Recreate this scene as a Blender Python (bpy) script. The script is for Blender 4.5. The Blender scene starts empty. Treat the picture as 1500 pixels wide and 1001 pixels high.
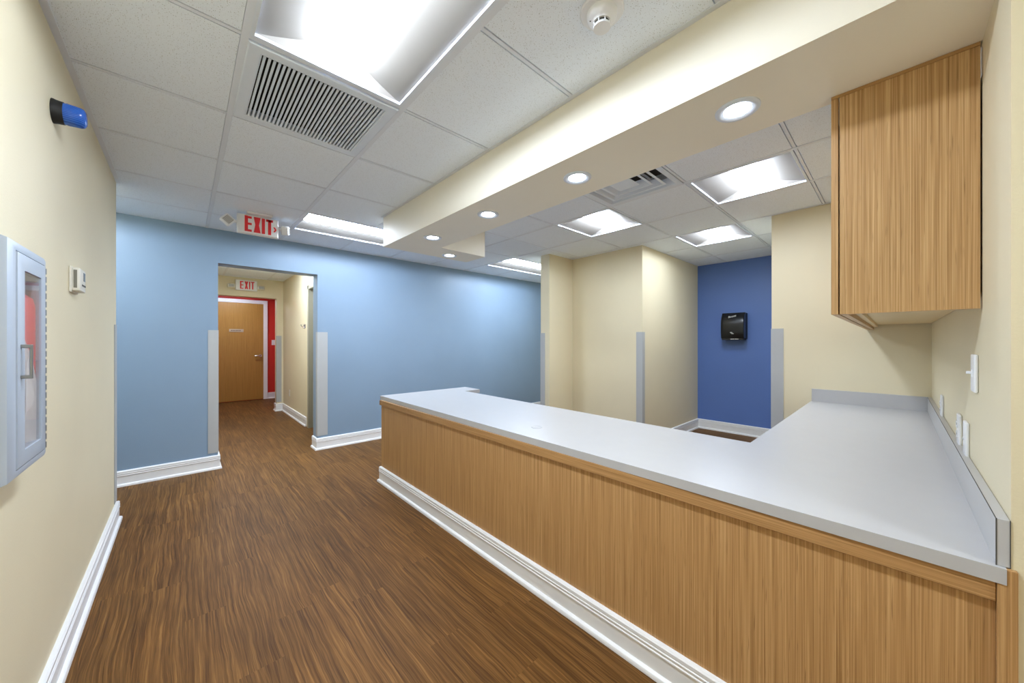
import bpy, bmesh, math, random
from mathutils import Vector, Matrix
random.seed(7)
PI = math.pi
scene = bpy.context.scene
COL = scene.collection

# ------------------------------------------------------------------ materials
def lin(c):
    c = c / 255.0
    return c / 12.92 if c <= 0.04045 else ((c + 0.055) / 1.055) ** 2.4

def rgb(r, g, b):
    return (lin(r), lin(g), lin(b), 1.0)

def new_mat(name):
    m = bpy.data.materials.new(name)
    m.use_nodes = True
    nt = m.node_tree
    return m, nt, nt.nodes['Principled BSDF']

def node(nt, kind, **kw):
    n = nt.nodes.new(kind)
    for k, v in kw.items():
        if k in n.inputs.keys():
            n.inputs[k].default_value = v
        else:
            setattr(n, k, v)
    return n

def coords(nt, scale=(1, 1, 1)):
    tc = nt.nodes.new('ShaderNodeTexCoord')
    mp = nt.nodes.new('ShaderNodeMapping')
    mp.inputs['Scale'].default_value = scale
    nt.links.new(tc.outputs['Object'], mp.inputs['Vector'])
    return mp.outputs['Vector']

def ramp(nt, fac, stops):
    r = nt.nodes.new('ShaderNodeValToRGB')
    e = r.color_ramp.elements
    while len(e) < len(stops):
        e.new(0.5)
    for k, (p, c) in enumerate(stops):
        e[k].position = p
        e[k].color = c
    nt.links.new(fac, r.inputs['Fac'])
    return r.outputs['Color']

def mix(nt, a, b, fac, mode='MIX'):
    m = nt.nodes.new('ShaderNodeMix')
    m.data_type = 'RGBA'
    m.blend_type = mode
    for sock, v in ((m.inputs[0], fac), (m.inputs[6], a), (m.inputs[7], b)):
        if hasattr(v, 'is_linked'):
            nt.links.new(v, sock)
        else:
            sock.default_value = v
    return m.outputs[2]

def bump(nt, bsdf, height, strength, dist=0.01):
    b = nt.nodes.new('ShaderNodeBump')
    b.inputs['Strength'].default_value = strength
    b.inputs['Distance'].default_value = dist
    nt.links.new(height, b.inputs['Height'])
    nt.links.new(b.outputs['Normal'], bsdf.inputs['Normal'])

def plain(name, col, rough=0.5, metal=0.0, spec=0.5, coat=0.0):
    m, nt, p = new_mat(name)
    n = node(nt, 'ShaderNodeTexNoise', Scale=14.0, Detail=3.0)
    nt.links.new(coords(nt), n.inputs['Vector'])
    d = tuple(c * 0.988 for c in col[:3]) + (1,)
    l = tuple(min(1, c * 1.012) for c in col[:3]) + (1,)
    nt.links.new(ramp(nt, n.outputs['Fac'], [(0.3, d), (0.7, l)]), p.inputs['Base Color'])
    p.inputs['Roughness'].default_value = rough
    p.inputs['Metallic'].default_value = metal
    p.inputs['Specular IOR Level'].default_value = spec
    p.inputs['Coat Weight'].default_value = coat
    return m

def paint(name, col, rough=0.5, spec=0.35):
    """wall paint with a light roller texture"""
    m, nt, p = new_mat(name)
    v = coords(nt)
    n = node(nt, 'ShaderNodeTexNoise', Scale=1.3, Detail=4.0)
    nt.links.new(v, n.inputs['Vector'])
    d = tuple(c * 0.975 for c in col[:3]) + (1,)
    l = tuple(min(1, c * 1.025) for c in col[:3]) + (1,)
    nt.links.new(ramp(nt, n.outputs['Fac'], [(0.35, d), (0.65, l)]), p.inputs['Base Color'])
    o = node(nt, 'ShaderNodeTexNoise', Scale=170.0, Detail=2.0)
    nt.links.new(v, o.inputs['Vector'])
    bump(nt, p, o.outputs['Fac'], 0.10, 0.004)
    p.inputs['Roughness'].default_value = rough
    p.inputs['Specular IOR Level'].default_value = spec
    return m

def laminate(name, dark, mid, light, grain='Z', rough=0.38):
    """straight grained bamboo / zebrano laminate, grain along one axis"""
    m, nt, p = new_mat(name)
    tc = nt.nodes.new('ShaderNodeTexCoord')
    sx = nt.nodes.new('ShaderNodeSeparateXYZ')
    nt.links.new(tc.outputs['Object'], sx.inputs[0])
    ad = node(nt, 'ShaderNodeMath', operation='ADD')
    if grain == 'Z':
        nt.links.new(sx.outputs['X'], ad.inputs[0]); nt.links.new(sx.outputs['Y'], ad.inputs[1]); along = sx.outputs['Z']
    else:
        nt.links.new(sx.outputs['X'], ad.inputs[0]); nt.links.new(sx.outputs['Z'], ad.inputs[1]); along = sx.outputs['Y']
    def layer(a, b, detail):
        cb = nt.nodes.new('ShaderNodeCombineXYZ')
        m1 = node(nt, 'ShaderNodeMath', operation='MULTIPLY'); m1.inputs[1].default_value = a
        m2 = node(nt, 'ShaderNodeMath', operation='MULTIPLY'); m2.inputs[1].default_value = b
        nt.links.new(ad.outputs[0], m1.inputs[0]); nt.links.new(along, m2.inputs[0])
        nt.links.new(m1.outputs[0], cb.inputs[0]); nt.links.new(m2.outputs[0], cb.inputs[1])
        n = node(nt, 'ShaderNodeTexNoise', Scale=1.0, Detail=detail, Roughness=0.5)
        nt.links.new(cb.outputs[0], n.inputs['Vector'])
        return n.outputs['Fac']
    c1 = ramp(nt, layer(340, 2.0, 3.0), [(0.33, dark), (0.50, mid), (0.67, light)])
    c2 = ramp(nt, layer(120, 1.1, 1.5), [(0.30, dark), (0.50, mid), (0.70, light)])
    c = mix(nt, c1, c2, 0.30)
    streak = ramp(nt, layer(260, 9.0, 1.0), [(0.66, (0, 0, 0, 1)), (0.78, (0.7, 0.7, 0.7, 1))])
    c = mix(nt, c, tuple(x * 0.72 for x in dark[:3]) + (1,), streak)
    nt.links.new(c, p.inputs['Base Color'])
    p.inputs['Roughness'].default_value = rough
    p.inputs['Specular IOR Level'].default_value = 0.4
    return m

def floor_material():
    """zebra grained vinyl planks, grain along Y"""
    m, nt, p = new_mat('zebra_vinyl_plank')
    L = nt.links
    def mth(op, a, b=None):
        n = node(nt, 'ShaderNodeMath', operation=op)
        for k, v in ((0, a), (1, b)):
            if v is None: continue
            if hasattr(v, 'is_linked'): L.new(v, n.inputs[k])
            else: n.inputs[k].default_value = v
        return n.outputs[0]
    def comb(x, y, z=0.0):
        c = nt.nodes.new('ShaderNodeCombineXYZ')
        for k, v in enumerate((x, y, z)):
            if hasattr(v, 'is_linked'): L.new(v, c.inputs[k])
            else: c.inputs[k].default_value = v
        return c.outputs[0]
    def noise(vec, detail=2.0, rough=0.5, scale=1.0):
        n = node(nt, 'ShaderNodeTexNoise', Scale=scale, Detail=detail, Roughness=rough)
        L.new(vec, n.inputs['Vector'])
        return n.outputs['Fac']
    tc = nt.nodes.new('ShaderNodeTexCoord')
    s = nt.nodes.new('ShaderNodeSeparateXYZ')
    L.new(tc.outputs['Object'], s.inputs[0])
    X, Y = s.outputs['X'], s.outputs['Y']
    row = mth('FLOOR', mth('DIVIDE', X, 0.152))
    wn = nt.nodes.new('ShaderNodeTexWhiteNoise'); wn.noise_dimensions = '1D'
    L.new(row, wn.inputs['W'])
    yo = mth('ADD', Y, mth('MULTIPLY', wn.outputs['Value'], 0.91))
    colm = mth('FLOOR', mth('DIVIDE', yo, 0.914))
    wn2 = nt.nodes.new('ShaderNodeTexWhiteNoise'); wn2.noise_dimensions = '2D'
    L.new(comb(row, colm), wn2.inputs['Vector'])
    rnd = wn2.outputs['Value']
    off = mth('MULTIPLY', rnd, 37.0)
    # waviness of the grain
    w = noise(comb(mth('MULTIPLY', X, 4.5), mth('MULTIPLY', Y, 1.7), off), 2.0)
    xw = mth('ADD', X, mth('MULTIPLY', mth('SUBTRACT', w, 0.5), 0.050))
    w2 = noise(comb(mth('MULTIPLY', X, 22.0), mth('MULTIPLY', Y, 11.0), off), 2.0)
    xw = mth('ADD', xw, mth('MULTIPLY', mth('SUBTRACT', w2, 0.5), 0.007))
    g1 = noise(comb(mth('MULTIPLY', xw, 108.0), mth('MULTIPLY', Y, 1.5), off), 3.0, 0.62)
    g2 = noise(comb(mth('MULTIPLY', xw, 260.0), mth('MULTIPLY', Y, 4.0), off), 2.0, 0.6)
    g3 = noise(comb(mth('MULTIPLY', X, 7.0), mth('MULTIPLY', Y, 2.2), off), 3.0, 0.6)
    D, M1, M2, LT = FLOOR_COLS
    c1 = ramp(nt, g1, [(0.34, D), (0.44, M1), (0.54, M2), (0.66, LT)])
    c2 = ramp(nt, g2, [(0.34, D), (0.50, M1), (0.66, LT)])
    c = mix(nt, c1, c2, 0.42)
    fine = ramp(nt, g2, [(0.58, (0, 0, 0, 1)), (0.70, (0.75, 0.75, 0.75, 1))])
    c = mix(nt, c, tuple(x * 0.62 for x in D[:3]) + (1,), mix(nt, fine, (0, 0, 0, 1), ramp(nt, g1, [(0.40, (0, 0, 0, 1)), (0.58, (1, 1, 1, 1))])))
    tone = ramp(nt, g3, [(0.25, (0.80, 0.80, 0.82, 1)), (0.75, (1.10, 1.09, 1.06, 1))])
    c = mix(nt, c, tone, 1.0, 'MULTIPLY')
    plank = ramp(nt, rnd, [(0.0, (0.90, 0.90, 0.90, 1)), (1.0, (1.06, 1.06, 1.06, 1))])
    c = mix(nt, c, plank, 1.0, 'MULTIPLY')
    L.new(c, p.inputs['Base Color'])
    p.inputs['Roughness'].default_value = 0.50
    p.inputs['Specular IOR Level'].default_value = 0.14
    bump(nt, p, g1, 0.06, 0.003)
    return m

def tile_material():
    """mineral fibre ceiling tile with pinholes"""
    m, nt, p = new_mat('mineral_fibre_tile')
    v = coords(nt)
    vo = node(nt, 'ShaderNodeTexVoronoi', Scale=185.0, Randomness=1.0)
    nt.links.new(v, vo.inputs['Vector'])
    dot = ramp(nt, vo.outputs['Distance'], [(0.18, (1, 1, 1, 1)), (0.27, (0, 0, 0, 1))])
    sx = nt.nodes.new('ShaderNodeSeparateColor')
    nt.links.new(vo.outputs['Color'], sx.inputs[0])
    pick = ramp(nt, sx.outputs[0], [(0.30, (0, 0, 0, 1)), (0.75, (0.8, 0.8, 0.8, 1))])
    fac = mix(nt, (0, 0, 0, 1), dot, pick)
    n = node(nt, 'ShaderNodeTexNoise', Scale=260.0, Detail=3.0)
    nt.links.new(v, n.inputs['Vector'])
    base = ramp(nt, n.outputs['Fac'], [(0.3, tuple(c * 0.93 for c in TILE_COL[:3]) + (1,)), (0.7, TILE_COL)])
    nt.links.new(mix(nt, base, rgb(140, 138, 132), fac), p.inputs['Base Color'])
    bump(nt, p, n.outputs['Fac'], 0.25, 0.003)
    p.inputs['Roughness'].default_value = 0.9
    p.inputs['Specular IOR Level'].default_value = 0.15
    return m

def emitter(name, col, strength):
    m, nt, p = new_mat(name)
    p.inputs['Base Color'].default_value = (0.9, 0.9, 0.9, 1)
    p.inputs['Emission Color'].default_value = col
    p.inputs['Emission Strength'].default_value = strength
    p.inputs['Roughness'].default_value = 0.6
    return m

def glazing(name, tint, haze):
    m, nt, p = new_mat(name)
    out = nt.nodes['Material Output']
    p.inputs['Base Color'].default_value = tint
    p.inputs['Roughness'].default_value = 0.5
    tr = nt.nodes.new('ShaderNodeBsdfTransparent')
    gl = nt.nodes.new('ShaderNodeBsdfGlossy'); gl.inputs['Roughness'].default_value = 0.04
    lw = nt.nodes.new('ShaderNodeLayerWeight'); lw.inputs['Blend'].default_value = 0.5
    fr = node(nt, 'ShaderNodeMath', operation='POWER'); fr.inputs[1].default_value = 6.0
    nt.links.new(lw.outputs['Facing'], fr.inputs[0])
    m1 = nt.nodes.new('ShaderNodeMixShader'); m1.inputs[0].default_value = haze
    m2 = nt.nodes.new('ShaderNodeMixShader')
    nt.links.new(tr.outputs[0], m1.inputs[1]); nt.links.new(p.outputs[0], m1.inputs[2])
    nt.links.new(fr.outputs[0], m2.inputs[0]); nt.links.new(m1.outputs[0], m2.inputs[1]); nt.links.new(gl.outputs[0], m2.inputs[2])
    nt.links.new(m2.outputs[0], out.inputs['Surface'])
    return m

# ---- palette
TROFFER_POWER = 32.0
DOWN_POWER = 20.0
EXPOSURE = 0.85
FLOOR_COLS = (rgb(72, 45, 18), rgb(100, 67, 30), rgb(119, 82, 40), rgb(144, 104, 55))
TILE_COL = rgb(236, 244, 254)
M = dict(
    cream=paint('cream_wall_paint', rgb(223, 213, 183)),
    blue=paint('light_blue_wall_paint', rgb(133, 156, 179), rough=0.42),
    navy=paint('dark_blue_wall_paint', rgb(93, 122, 186), rough=0.42),
    red=paint('red_wall_paint', rgb(196, 46, 36)),
    soffit=paint('cream_soffit_paint', rgb(236, 231, 215)),
    floor=floor_material(),
    tile=tile_material(),
    tee=plain('white_ceiling_grid_metal', rgb(220, 226, 236), 0.5),
    trim=plain('white_trim_enamel', rgb(236, 237, 238), 0.35),
    guard=plain('grey_vinyl', rgb(176, 179, 180), 0.45),
    frame=plain('beige_door_frame_paint', rgb(164, 160, 142), 0.45),
    wood=laminate('straight_grain_laminate', rgb(150, 111, 66), rgb(183, 141, 91), rgb(207, 168, 117)),
    woodh=laminate('straight_grain_laminate_flat', rgb(150, 111, 66), rgb(175, 133, 84), rgb(195, 154, 104), grain='Y'),
    maple=laminate('pale_maple_laminate', rgb(206, 178, 128), rgb(220, 194, 146), rgb(230, 206, 160), grain='Y'),
    cab=laminate('cabinet_straight_grain_laminate', rgb(148, 111, 66), rgb(184, 145, 96), rgb(212, 178, 130)),
    edge=plain('tan_edge_banding', rgb(172, 133, 84), 0.4),
    top=plain('white_laminate', rgb(184, 184, 185), 0.32),
    seam=plain('dark_seam', rgb(70, 68, 64), 0.6),
    metalwhite=plain('white_enamel_metal', rgb(217, 226, 238), 0.4),
    reflector=plain('dimmed_reflector_enamel', rgb(146, 142, 136), 0.55),  # white enamel coloured grey to hold down the lens light it catches
    plastic=plain('white_plastic', rgb(230, 232, 235), 0.35),
    ivory=plain('ivory_plastic', rgb(220, 217, 206), 0.45),
    lcd=plain('grey_lcd_glass', rgb(120, 118, 108), 0.2),
    darkgrey=plain('dark_grey_plastic', rgb(66, 66, 64), 0.5),
    black=plain('black_plastic', rgb(17, 18, 20), 0.28),
    blackmatt=plain('matt_black_plastic', rgb(22, 22, 23), 0.55),
    void=plain('black_duct', rgb(52, 50, 48), 0.9),
    cabgrey=plain('pale_grey_cabinet_enamel', rgb(168, 178, 190), 0.4),
    steel=plain('brushed_steel', rgb(150, 152, 152), 0.35, 0.9),
    chrome=plain('satin_chrome', rgb(205, 205, 205), 0.25, 1.0),
    red_letter=plain('red_translucent_letter', rgb(222, 40, 48), 0.4),
    extred=plain('red_extinguisher_enamel', rgb(232, 74, 80), 0.35),
    bag=plain('white_plastic_bag', rgb(226, 226, 226), 0.4),
    paper=plain('white_paper', rgb(240, 240, 238), 0.7),
    glass=glazing('hazy_acrylic_glazing', rgb(214, 216, 220), 0.10),
    door=laminate('birch_door_veneer', rgb(150, 107, 46), rgb(173, 127, 56), rgb(187, 143, 70), rough=0.4),
    sign=plain('taupe_sign_plastic', rgb(186, 166, 140), 0.5),
    signtext=plain('brown_sign_lettering', rgb(110, 88, 70), 0.6),
    lens=emitter('troffer_lens', (0.885, 0.99, 1.15, 1), TROFFER_POWER),
    dlens=emitter('downlight_lens', (0.90, 0.98, 1.10, 1), DOWN_POWER),
)

def blue_lens_mat():
    m, nt, p = new_mat('blue_beacon_plastic')
    n = node(nt, 'ShaderNodeTexWave', Scale=55.0)
    n.bands_direction = 'Z'
    nt.links.new(coords(nt), n.inputs['Vector'])
    nt.links.new(ramp(nt, n.outputs['Fac'], [(0.2, rgb(28, 84, 190)), (0.8, rgb(58, 122, 224))]), p.inputs['Base Color'])
    p.inputs['Roughness'].default_value = 0.15
    p.inputs['Transmission Weight'].default_value = 0.25
    p.inputs['Subsurface Weight'].default_value = 0.0
    return m
M['beacon'] = blue_lens_mat()

# ------------------------------------------------------------------ mesh helpers
def box(bm, x0, x1, y0, y1, z0, z1, bev=0.0, seg=2):
    n0 = len(bm.verts)
    vs = [bm.verts.new(p) for p in ((x0, y0, z0), (x1, y0, z0), (x1, y1, z0), (x0, y1, z0), (x0, y0, z1), (x1, y0, z1), (x1, y1, z1), (x0, y1, z1))]
    fs = [bm.faces.new([vs[i] for i in q]) for q in ((3, 2, 1, 0), (4, 5, 6, 7), (0, 1, 5, 4), (1, 2, 6, 5), (2, 3, 7, 6), (3, 0, 4, 7))]
    if bev > 0:
        es = list({e for f in fs for e in f.edges})
        bmesh.ops.bevel(bm, geom=es, offset=bev, segments=seg, affect='EDGES', profile=0.5)

def prism(bm, poly, z0, z1):
    """polygon in XY extruded along Z (counter-clockwise)"""
    a = [bm.verts.new((x, y, z0)) for x, y in poly]
    b = [bm.verts.new((x, y, z1)) for x, y in poly]
    n = len(poly)
    bm.faces.new(list(reversed(a))); bm.faces.new(b)
    for i in range(n):
        j = (i + 1) % n
        bm.faces.new((a[i], a[j], b[j], b[i]))

def prism_y(bm, poly, y0, y1):
    """polygon in XZ extruded along Y"""
    a = [bm.verts.new((x, y0, z)) for x, z in poly]
    b = [bm.verts.new((x, y1, z)) for x, z in poly]
    n = len(poly)
    bm.faces.new(a); bm.faces.new(list(reversed(b)))
    for i in range(n):
        j = (i + 1) % n
        bm.faces.new((a[j], a[i], b[i], b[j]))

def lathe(bm, prof, centre, axis='Z', seg=40):
    """profile of (radius, height) pairs turned about an axis through centre"""
    rings = []
    for r, h in prof:
        ring = []
        if r <= 1e-6:
            ring = [None]
            p = (0, 0, h)
            pts = [p]
        else:
            pts = [(r * math.cos(2 * PI * k / seg), r * math.sin(2 * PI * k / seg), h) for k in range(seg)]
        vs = []
        for x, y, z in pts:
            if axis == 'X': x, y, z = z, x, y
            elif axis == 'Y': x, y, z = x, z, y
            vs.append(bm.verts.new((centre[0] + x, centre[1] + y, centre[2] + z)))
        rings.append(vs)
    for a, b in zip(rings, rings[1:]):
        if len(a) == 1 and len(b) == 1: continue
        for k in range(seg):
            j = (k + 1) % seg
            if len(a) == 1: bm.faces.new((a[0], b[k], b[j]))
            elif len(b) == 1: bm.faces.new((a[k], a[j], b[0]))
            else: bm.faces.new((a[k], a[j], b[j], b[k]))

def tube(bm, pts, r, seg=10):
    rings = []
    for i, p in enumerate(pts):
        p = Vector(p)
        t = (Vector(pts[min(i + 1, len(pts) - 1)]) - Vector(pts[max(i - 1, 0)])).normalized()
        up = Vector((0, 0, 1)) if abs(t.z) < 0.9 else Vector((1, 0, 0))
        u = t.cross(up).normalized(); v = t.cross(u)
        rings.append([bm.verts.new(p + r * (math.cos(2 * PI * k / seg) * u + math.sin(2 * PI * k / seg) * v)) for k in range(seg)])
    for a, b in zip(rings, rings[1:]):
        for k in range(seg):
            j = (k + 1) % seg
            bm.faces.new((a[k], a[j], b[j], b[k]))
    bm.faces.new(rings[0]); bm.faces.new(rings[-1])

def sweep(bm, path, prof, side=1):
    """profile (distance out, height) along an XY path; the moulding lies to the right of travel for side=1"""
    n = len(path)
    P = [Vector((p[0], p[1])) for p in path]
    offs = []
    for i in range(n):
        def nrm(a, b):
            d = (b - a).normalized()
            return Vector((d.y, -d.x)) * side
        if i == 0: o = nrm(P[0], P[1])
        elif i == n - 1: o = nrm(P[-2], P[-1])
        else:
            n1, n2 = nrm(P[i - 1], P[i]), nrm(P[i], P[i + 1])
            o = (n1 + n2) / (1 + n1.dot(n2))
        offs.append(o)
    rings = [[bm.verts.new((P[i].x + offs[i].x * d, P[i].y + offs[i].y * d, z)) for d, z in prof] for i in range(n)]
    for a, b in zip(rings, rings[1:]):
        for k in range(len(prof)):
            j = (k + 1) % len(prof)
            bm.faces.new((a[k], a[j], b[j], b[k]))
    bm.faces.new(rings[0]); bm.faces.new(rings[-1])

def quadstrip(bm, loops, closed=True):
    R = [[bm.verts.new(p) for p in l] for l in loops]
    for a, b in zip(R, R[1:]):
        n = len(a)
        for k in range(n if closed else n - 1):
            j = (k + 1) % n
            bm.faces.new((a[k], a[j], b[j], b[k]))
    return R

def link(name, bm, mat, parent=None, offset=None, smooth=None, rot=None):
    if rot is not None:                                   # (centre, axis, angle)
        c, ax, an = rot
        bmesh.ops.rotate(bm, verts=bm.verts, cent=Vector(c), matrix=Matrix.Rotation(an, 3, ax))
    if offset is not None:
        bmesh.ops.translate(bm, verts=bm.verts, vec=-Vector(offset))
    bmesh.ops.recalc_face_normals(bm, faces=bm.faces)
    me = bpy.data.meshes.new(name)
    bm.to_mesh(me); bm.free()
    me.materials.append(mat)
    if smooth:
        for p in me.polygons: p.use_smooth = True
        me.set_sharp_from_angle(angle=math.radians(smooth))
    o = bpy.data.objects.new(name, me)
    COL.objects.link(o)
    if parent is not None: o.parent = parent
    return o

class Thing:
    """an Empty at the thing's base; parts are given in world coordinates"""
    def __init__(self, name, label, cat, loc=(0, 0, 0), group=None):
        o = bpy.data.objects.new(name, None); COL.objects.link(o)
        o.empty_display_size = 0.05
        o.location = loc; self.o = o; self.loc = loc
        tag(o, label, cat, group)
    def part(self, name, bm, mat, parent=None, **kw):
        return link(name, bm, mat, parent or self.o, self.loc, **kw)

def tag(o, label, cat, group=None):
    o['label'] = label; o['category'] = cat
    if group: o['group'] = group
    return o

def struct(name, bm, mat, parent=None, label=None, **kw):
    o = link(name, bm, mat, parent, **kw)
    if parent is None: o['kind'] = 'structure'
    if label: o['label'] = label
    return o

def dup(root, loc, rotz, label):
    r = root.copy(); COL.objects.link(r); r.location = loc; r.rotation_euler = (0, 0, rotz); r['label'] = label
    for ch in list(root.children):
        c = ch.copy(); COL.objects.link(c); c.parent = r
        for g in ch.children:
            d = g.copy(); COL.objects.link(d); d.parent = c
    return r

def text_mesh(body, size, depth):
    cu = bpy.data.curves.new('lettering_outline', 'FONT')
    cu.body = body; cu.size = size; cu.extrude = depth; cu.align_x = 'CENTER'; cu.align_y = 'CENTER'
    o = bpy.data.objects.new('lettering_outline', cu); COL.objects.link(o)
    dg = bpy.context.evaluated_depsgraph_get()
    me = bpy.data.meshes.new_from_object(o.evaluated_get(dg))
    bpy.data.objects.remove(o); bpy.data.curves.remove(cu)
    return me

BM = bmesh.new

# ------------------------------------------------------------------ dimensions
C = 2.43            # ceiling
XL = -0.36          # left wall
YB = 4.68           # light blue wall
YR = -0.17          # wall behind the counter
XE = 1.33           # end of that wall, counter line
XN = 3.92           # wall at the far end of the counter
GX, GY, GP = 0.167, 1.03, 0.622
SZ = 2.16           # soffit underside
CT = 0.785          # countertop

BASE = [(0, 0), (0.030, 0), (0.030, 0.010), (0.027, 0.017), (0.021, 0.022), (0.015, 0.024), (0.015, 0.090), (0.0185, 0.093), (0.0185, 0.098),
        (0.0150, 0.101), (0.0150, 0.106), (0.0185, 0.109), (0.0185, 0.113), (0.0150, 0.116), (0.017, 0.119), (0.017, 0.131), (0.012, 0.137), (0, 0.139)]

# ------------------------------------------------------------------ floor and ceiling
bm = BM(); box(bm, -2.1, 6.0, -3.2, 9.9, -0.1, 0.0); struct('floor', bm, M['floor'], label='brown zebra-grained wood look plank floor')

def grid_ceiling(x0, x1, y0, y1, gx, gy, fixtures, tname, gname):
    """tiles and tee bars; fixtures is a list of sets of cells left open"""
    owner = {}
    for k, cells in enumerate(fixtures):
        for c in cells: owner[c] = k
    i0, i1 = math.floor((x0 - gx) / GP), math.ceil((x1 - gx) / GP)
    j0, j1 = math.floor((y0 - gy) / GP), math.ceil((y1 - gy) / GP)
    tiles, tees = BM(), BM()
    cl = lambda v, a, b: max(a, min(b, v))
    w = 0.012
    for i in range(i0, i1):
        for j in range(j0, j1):
            X0, X1 = cl(gx + i * GP, x0, x1), cl(gx + (i + 1) * GP, x0, x1)
            Y0, Y1 = cl(gy + j * GP, y0, y1), cl(gy + (j + 1) * GP, y0, y1)
            if X1 - X0 < 0.005 or Y1 - Y0 < 0.005: continue
            if (i, j) not in owner:
                e = 0.0010
                a, b, c, d = X0 + w + e, X1 - w - e, Y0 + w + e, Y1 - w - e
                if b > a and d > c:
                    box(tiles, a, b, c, d, C + 0.0006, C + 0.016)
                box(tiles, X0, X1, Y0, Y1, C + 0.012, C + 0.02)
            if owner.get((i, j), -1) != owner.get((i - 1, j), -2) and x0 < gx + i * GP < x1:
                box(tees, gx + i * GP - w, gx + i * GP + w, Y0, Y1, C - 0.0022, C + 0.010)
            if owner.get((i, j), -1) != owner.get((i, j - 1), -2) and y0 < gy + j * GP < y1:
                box(tees, X0 + w, X1 - w, gy + j * GP - w * 0.62, gy + j * GP + w * 0.62, C, C + 0.010)
    struct(tname, tiles, M['tile'], label='white mineral fibre ceiling tiles in a metal grid')
    struct(gname, tees, M['tee'], label='white metal tee bars of the suspended ceiling')

FIX = [{(0, -1), (0, 0)}, {(0, 1)}, {(1, 4), (2, 4)}, {(5, 4), (6, 4)}, {(4, -1)}, {(4, 1)}, {(6, 0)}, {(3, 0)}, {(0, -6), (0, -5)}, {(-3, 4), (-2, 4)}]
grid_ceiling(-2.0, 5.8, -3.0, YB + 0.02, GX, GY, FIX, 'ceiling', 'trim_1')
HFIX = [{(0, 0), (0, 1)}]
grid_ceiling(0.1, 1.42, 4.83, 7.9, 0.49, 5.12, HFIX, 'ceiling_hall', 'trim_2')
bm = BM(); box(bm, -0.7, 2.0, 7.95, 9.9, C, C + 0.05); struct('ceiling_vestibule', bm, M['tile'], label='plain ceiling of the red vestibule')
bm = BM()
box(bm, XL, XL + 0.022, -3.0, 3.80, C - 0.003, C + 0.005)
box(bm, 1.345 - 0.022, 1.345, -0.35, 3.2, C - 0.003, C + 0.005)
struct('trim_3', bm, M['tee'], label='grey metal wall angle where the ceiling grid meets wall and soffit')

# ------------------------------------------------------------------ walls
T = C + 0.03
bm = BM()   # left wall with the opening for the recessed fire cabinet
FY0, FY1, FZ0, FZ1 = 1.445, 1.702, 0.968, 1.505
box(bm, XL - 0.22, XL, -3.1, FY0, 0, T); box(bm, XL - 0.22, XL, FY1, 3.80, 0, T)
box(bm, XL - 0.22, XL, FY0, FY1, 0, FZ0); box(bm, XL - 0.22, XL, FY0, FY1, FZ1, T)
box(bm, XL - 0.22, XL - 0.17, FY0, FY1, FZ0, FZ1)
box(bm, -2.1, XL - 0.22, 3.60, 3.80, 0, T)
struct('wall_left', bm, M['cream'], label='long cream wall along the left')
DX0, DX1, DZ = 0.252, 1.166, 2.09
bm = BM()
box(bm, -2.1, DX0, YB, YB + 0.19, 0, T); box(bm, DX1, 5.9, YB, YB + 0.19, 0, T); box(bm, DX0, DX1, YB, YB + 0.19, DZ, T)
struct('wall_back', bm, M['blue'], label='light blue wall with the open doorway')
bm = BM(); box(bm, -2.1, -2.0, 3.7, YB + 0.1, 0, T); struct('wall_side', bm, M['cream'])
bm = BM(); box(bm, -0.6, 1.5, -3.1, -3.0, 0, T); struct('wall_front', bm, M['cream'])
bm = BM()
prism(bm, [(XE, -3.1), (6.0, -3.1), (6.0, YR), (XE, YR)], 0, T)
struct('wall_right', bm, M['cream'], label='cream wall behind the counter, its end at the right edge')
bm = BM(); box(bm, XN, 6.0, YR - 0.05, 0.77, 0, T); struct('wall_alcove', bm, M['cream'], label='cream wall at the far end of the counter')
bm = BM(); box(bm, 5.69, 5.85, 0.5, 2.4, 0, T); struct('wall_niche', bm, M['navy'], label='dark blue wall at the end of the niche')
bm = BM(); box(bm, 3.97, 5.9, 2.035, 3.15, 0, T); struct('wall_middle', bm, M['cream'], label='cream wall block left of the dark blue niche')
bm = BM(); box(bm, 3.48, 4.2, 3.055, 3.205, 0, T); struct('wall_return', bm, M['cream'], label='short cream wall return beside the blue wall')
bm = BM(); box(bm, 5.8, 5.95, 3.1, YB + 0.1, 0, T); struct('wall_end', bm, M['cream'])
bm = BM()
prism(bm, [(1.345, YR - 0.2), (1.752, YR - 0.2), (1.752, 2.87), (2.27, 2.87), (2.27, 3.20), (1.345, 3.20)], SZ, T)
struct('soffit', bm, M['soffit'], label='cream dropped soffit over the counter')
# hall
bm = BM(); box(bm, 0.02, 0.14, YB + 0.15, 7.9, 0, T); struct('wall_hall_left', bm, M['cream'])
HX = 1.372
bm = BM()
box(bm, HX, HX + 0.14, 6.02, 8.0, 0, T); box(bm, HX, HX + 0.14, YB + 0.15, 5.06, 0, T); box(bm, HX, HX + 0.14, 5.06, 6.02, 2.13, T)
struct('wall_hall_right', bm, M['cream'], label='cream side wall of the hall beyond the doorway')
HY, HO, HZ = 7.85, 1.268, 2.10
bm = BM()
box(bm, HO, 1.9, HY, HY + 0.17, 0, T); box(bm, -0.6, 0.18, HY, HY + 0.17, 0, T); box(bm, 0.18, HO, HY, HY + 0.17, HZ, T)
struct('wall_hall_back', bm, M['cream'], label='cream header wall at the end of the hall')
bm = BM(); box(bm, -0.7, 2.0, 9.75, 9.9, 0, T); struct('wall_vestibule_back', bm, M['red'], label='red wall around the wooden door')
bm = BM(); box(bm, -0.7, -0.6, 8.0, 9.8, 0, T); struct('wall_vestibule_left', bm, M['red'])
bm = BM(); box(bm, 1.9, 2.0, 7.9, 9.8, 0, T); struct('wall_vestibule_right', bm, M['red'])

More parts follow.
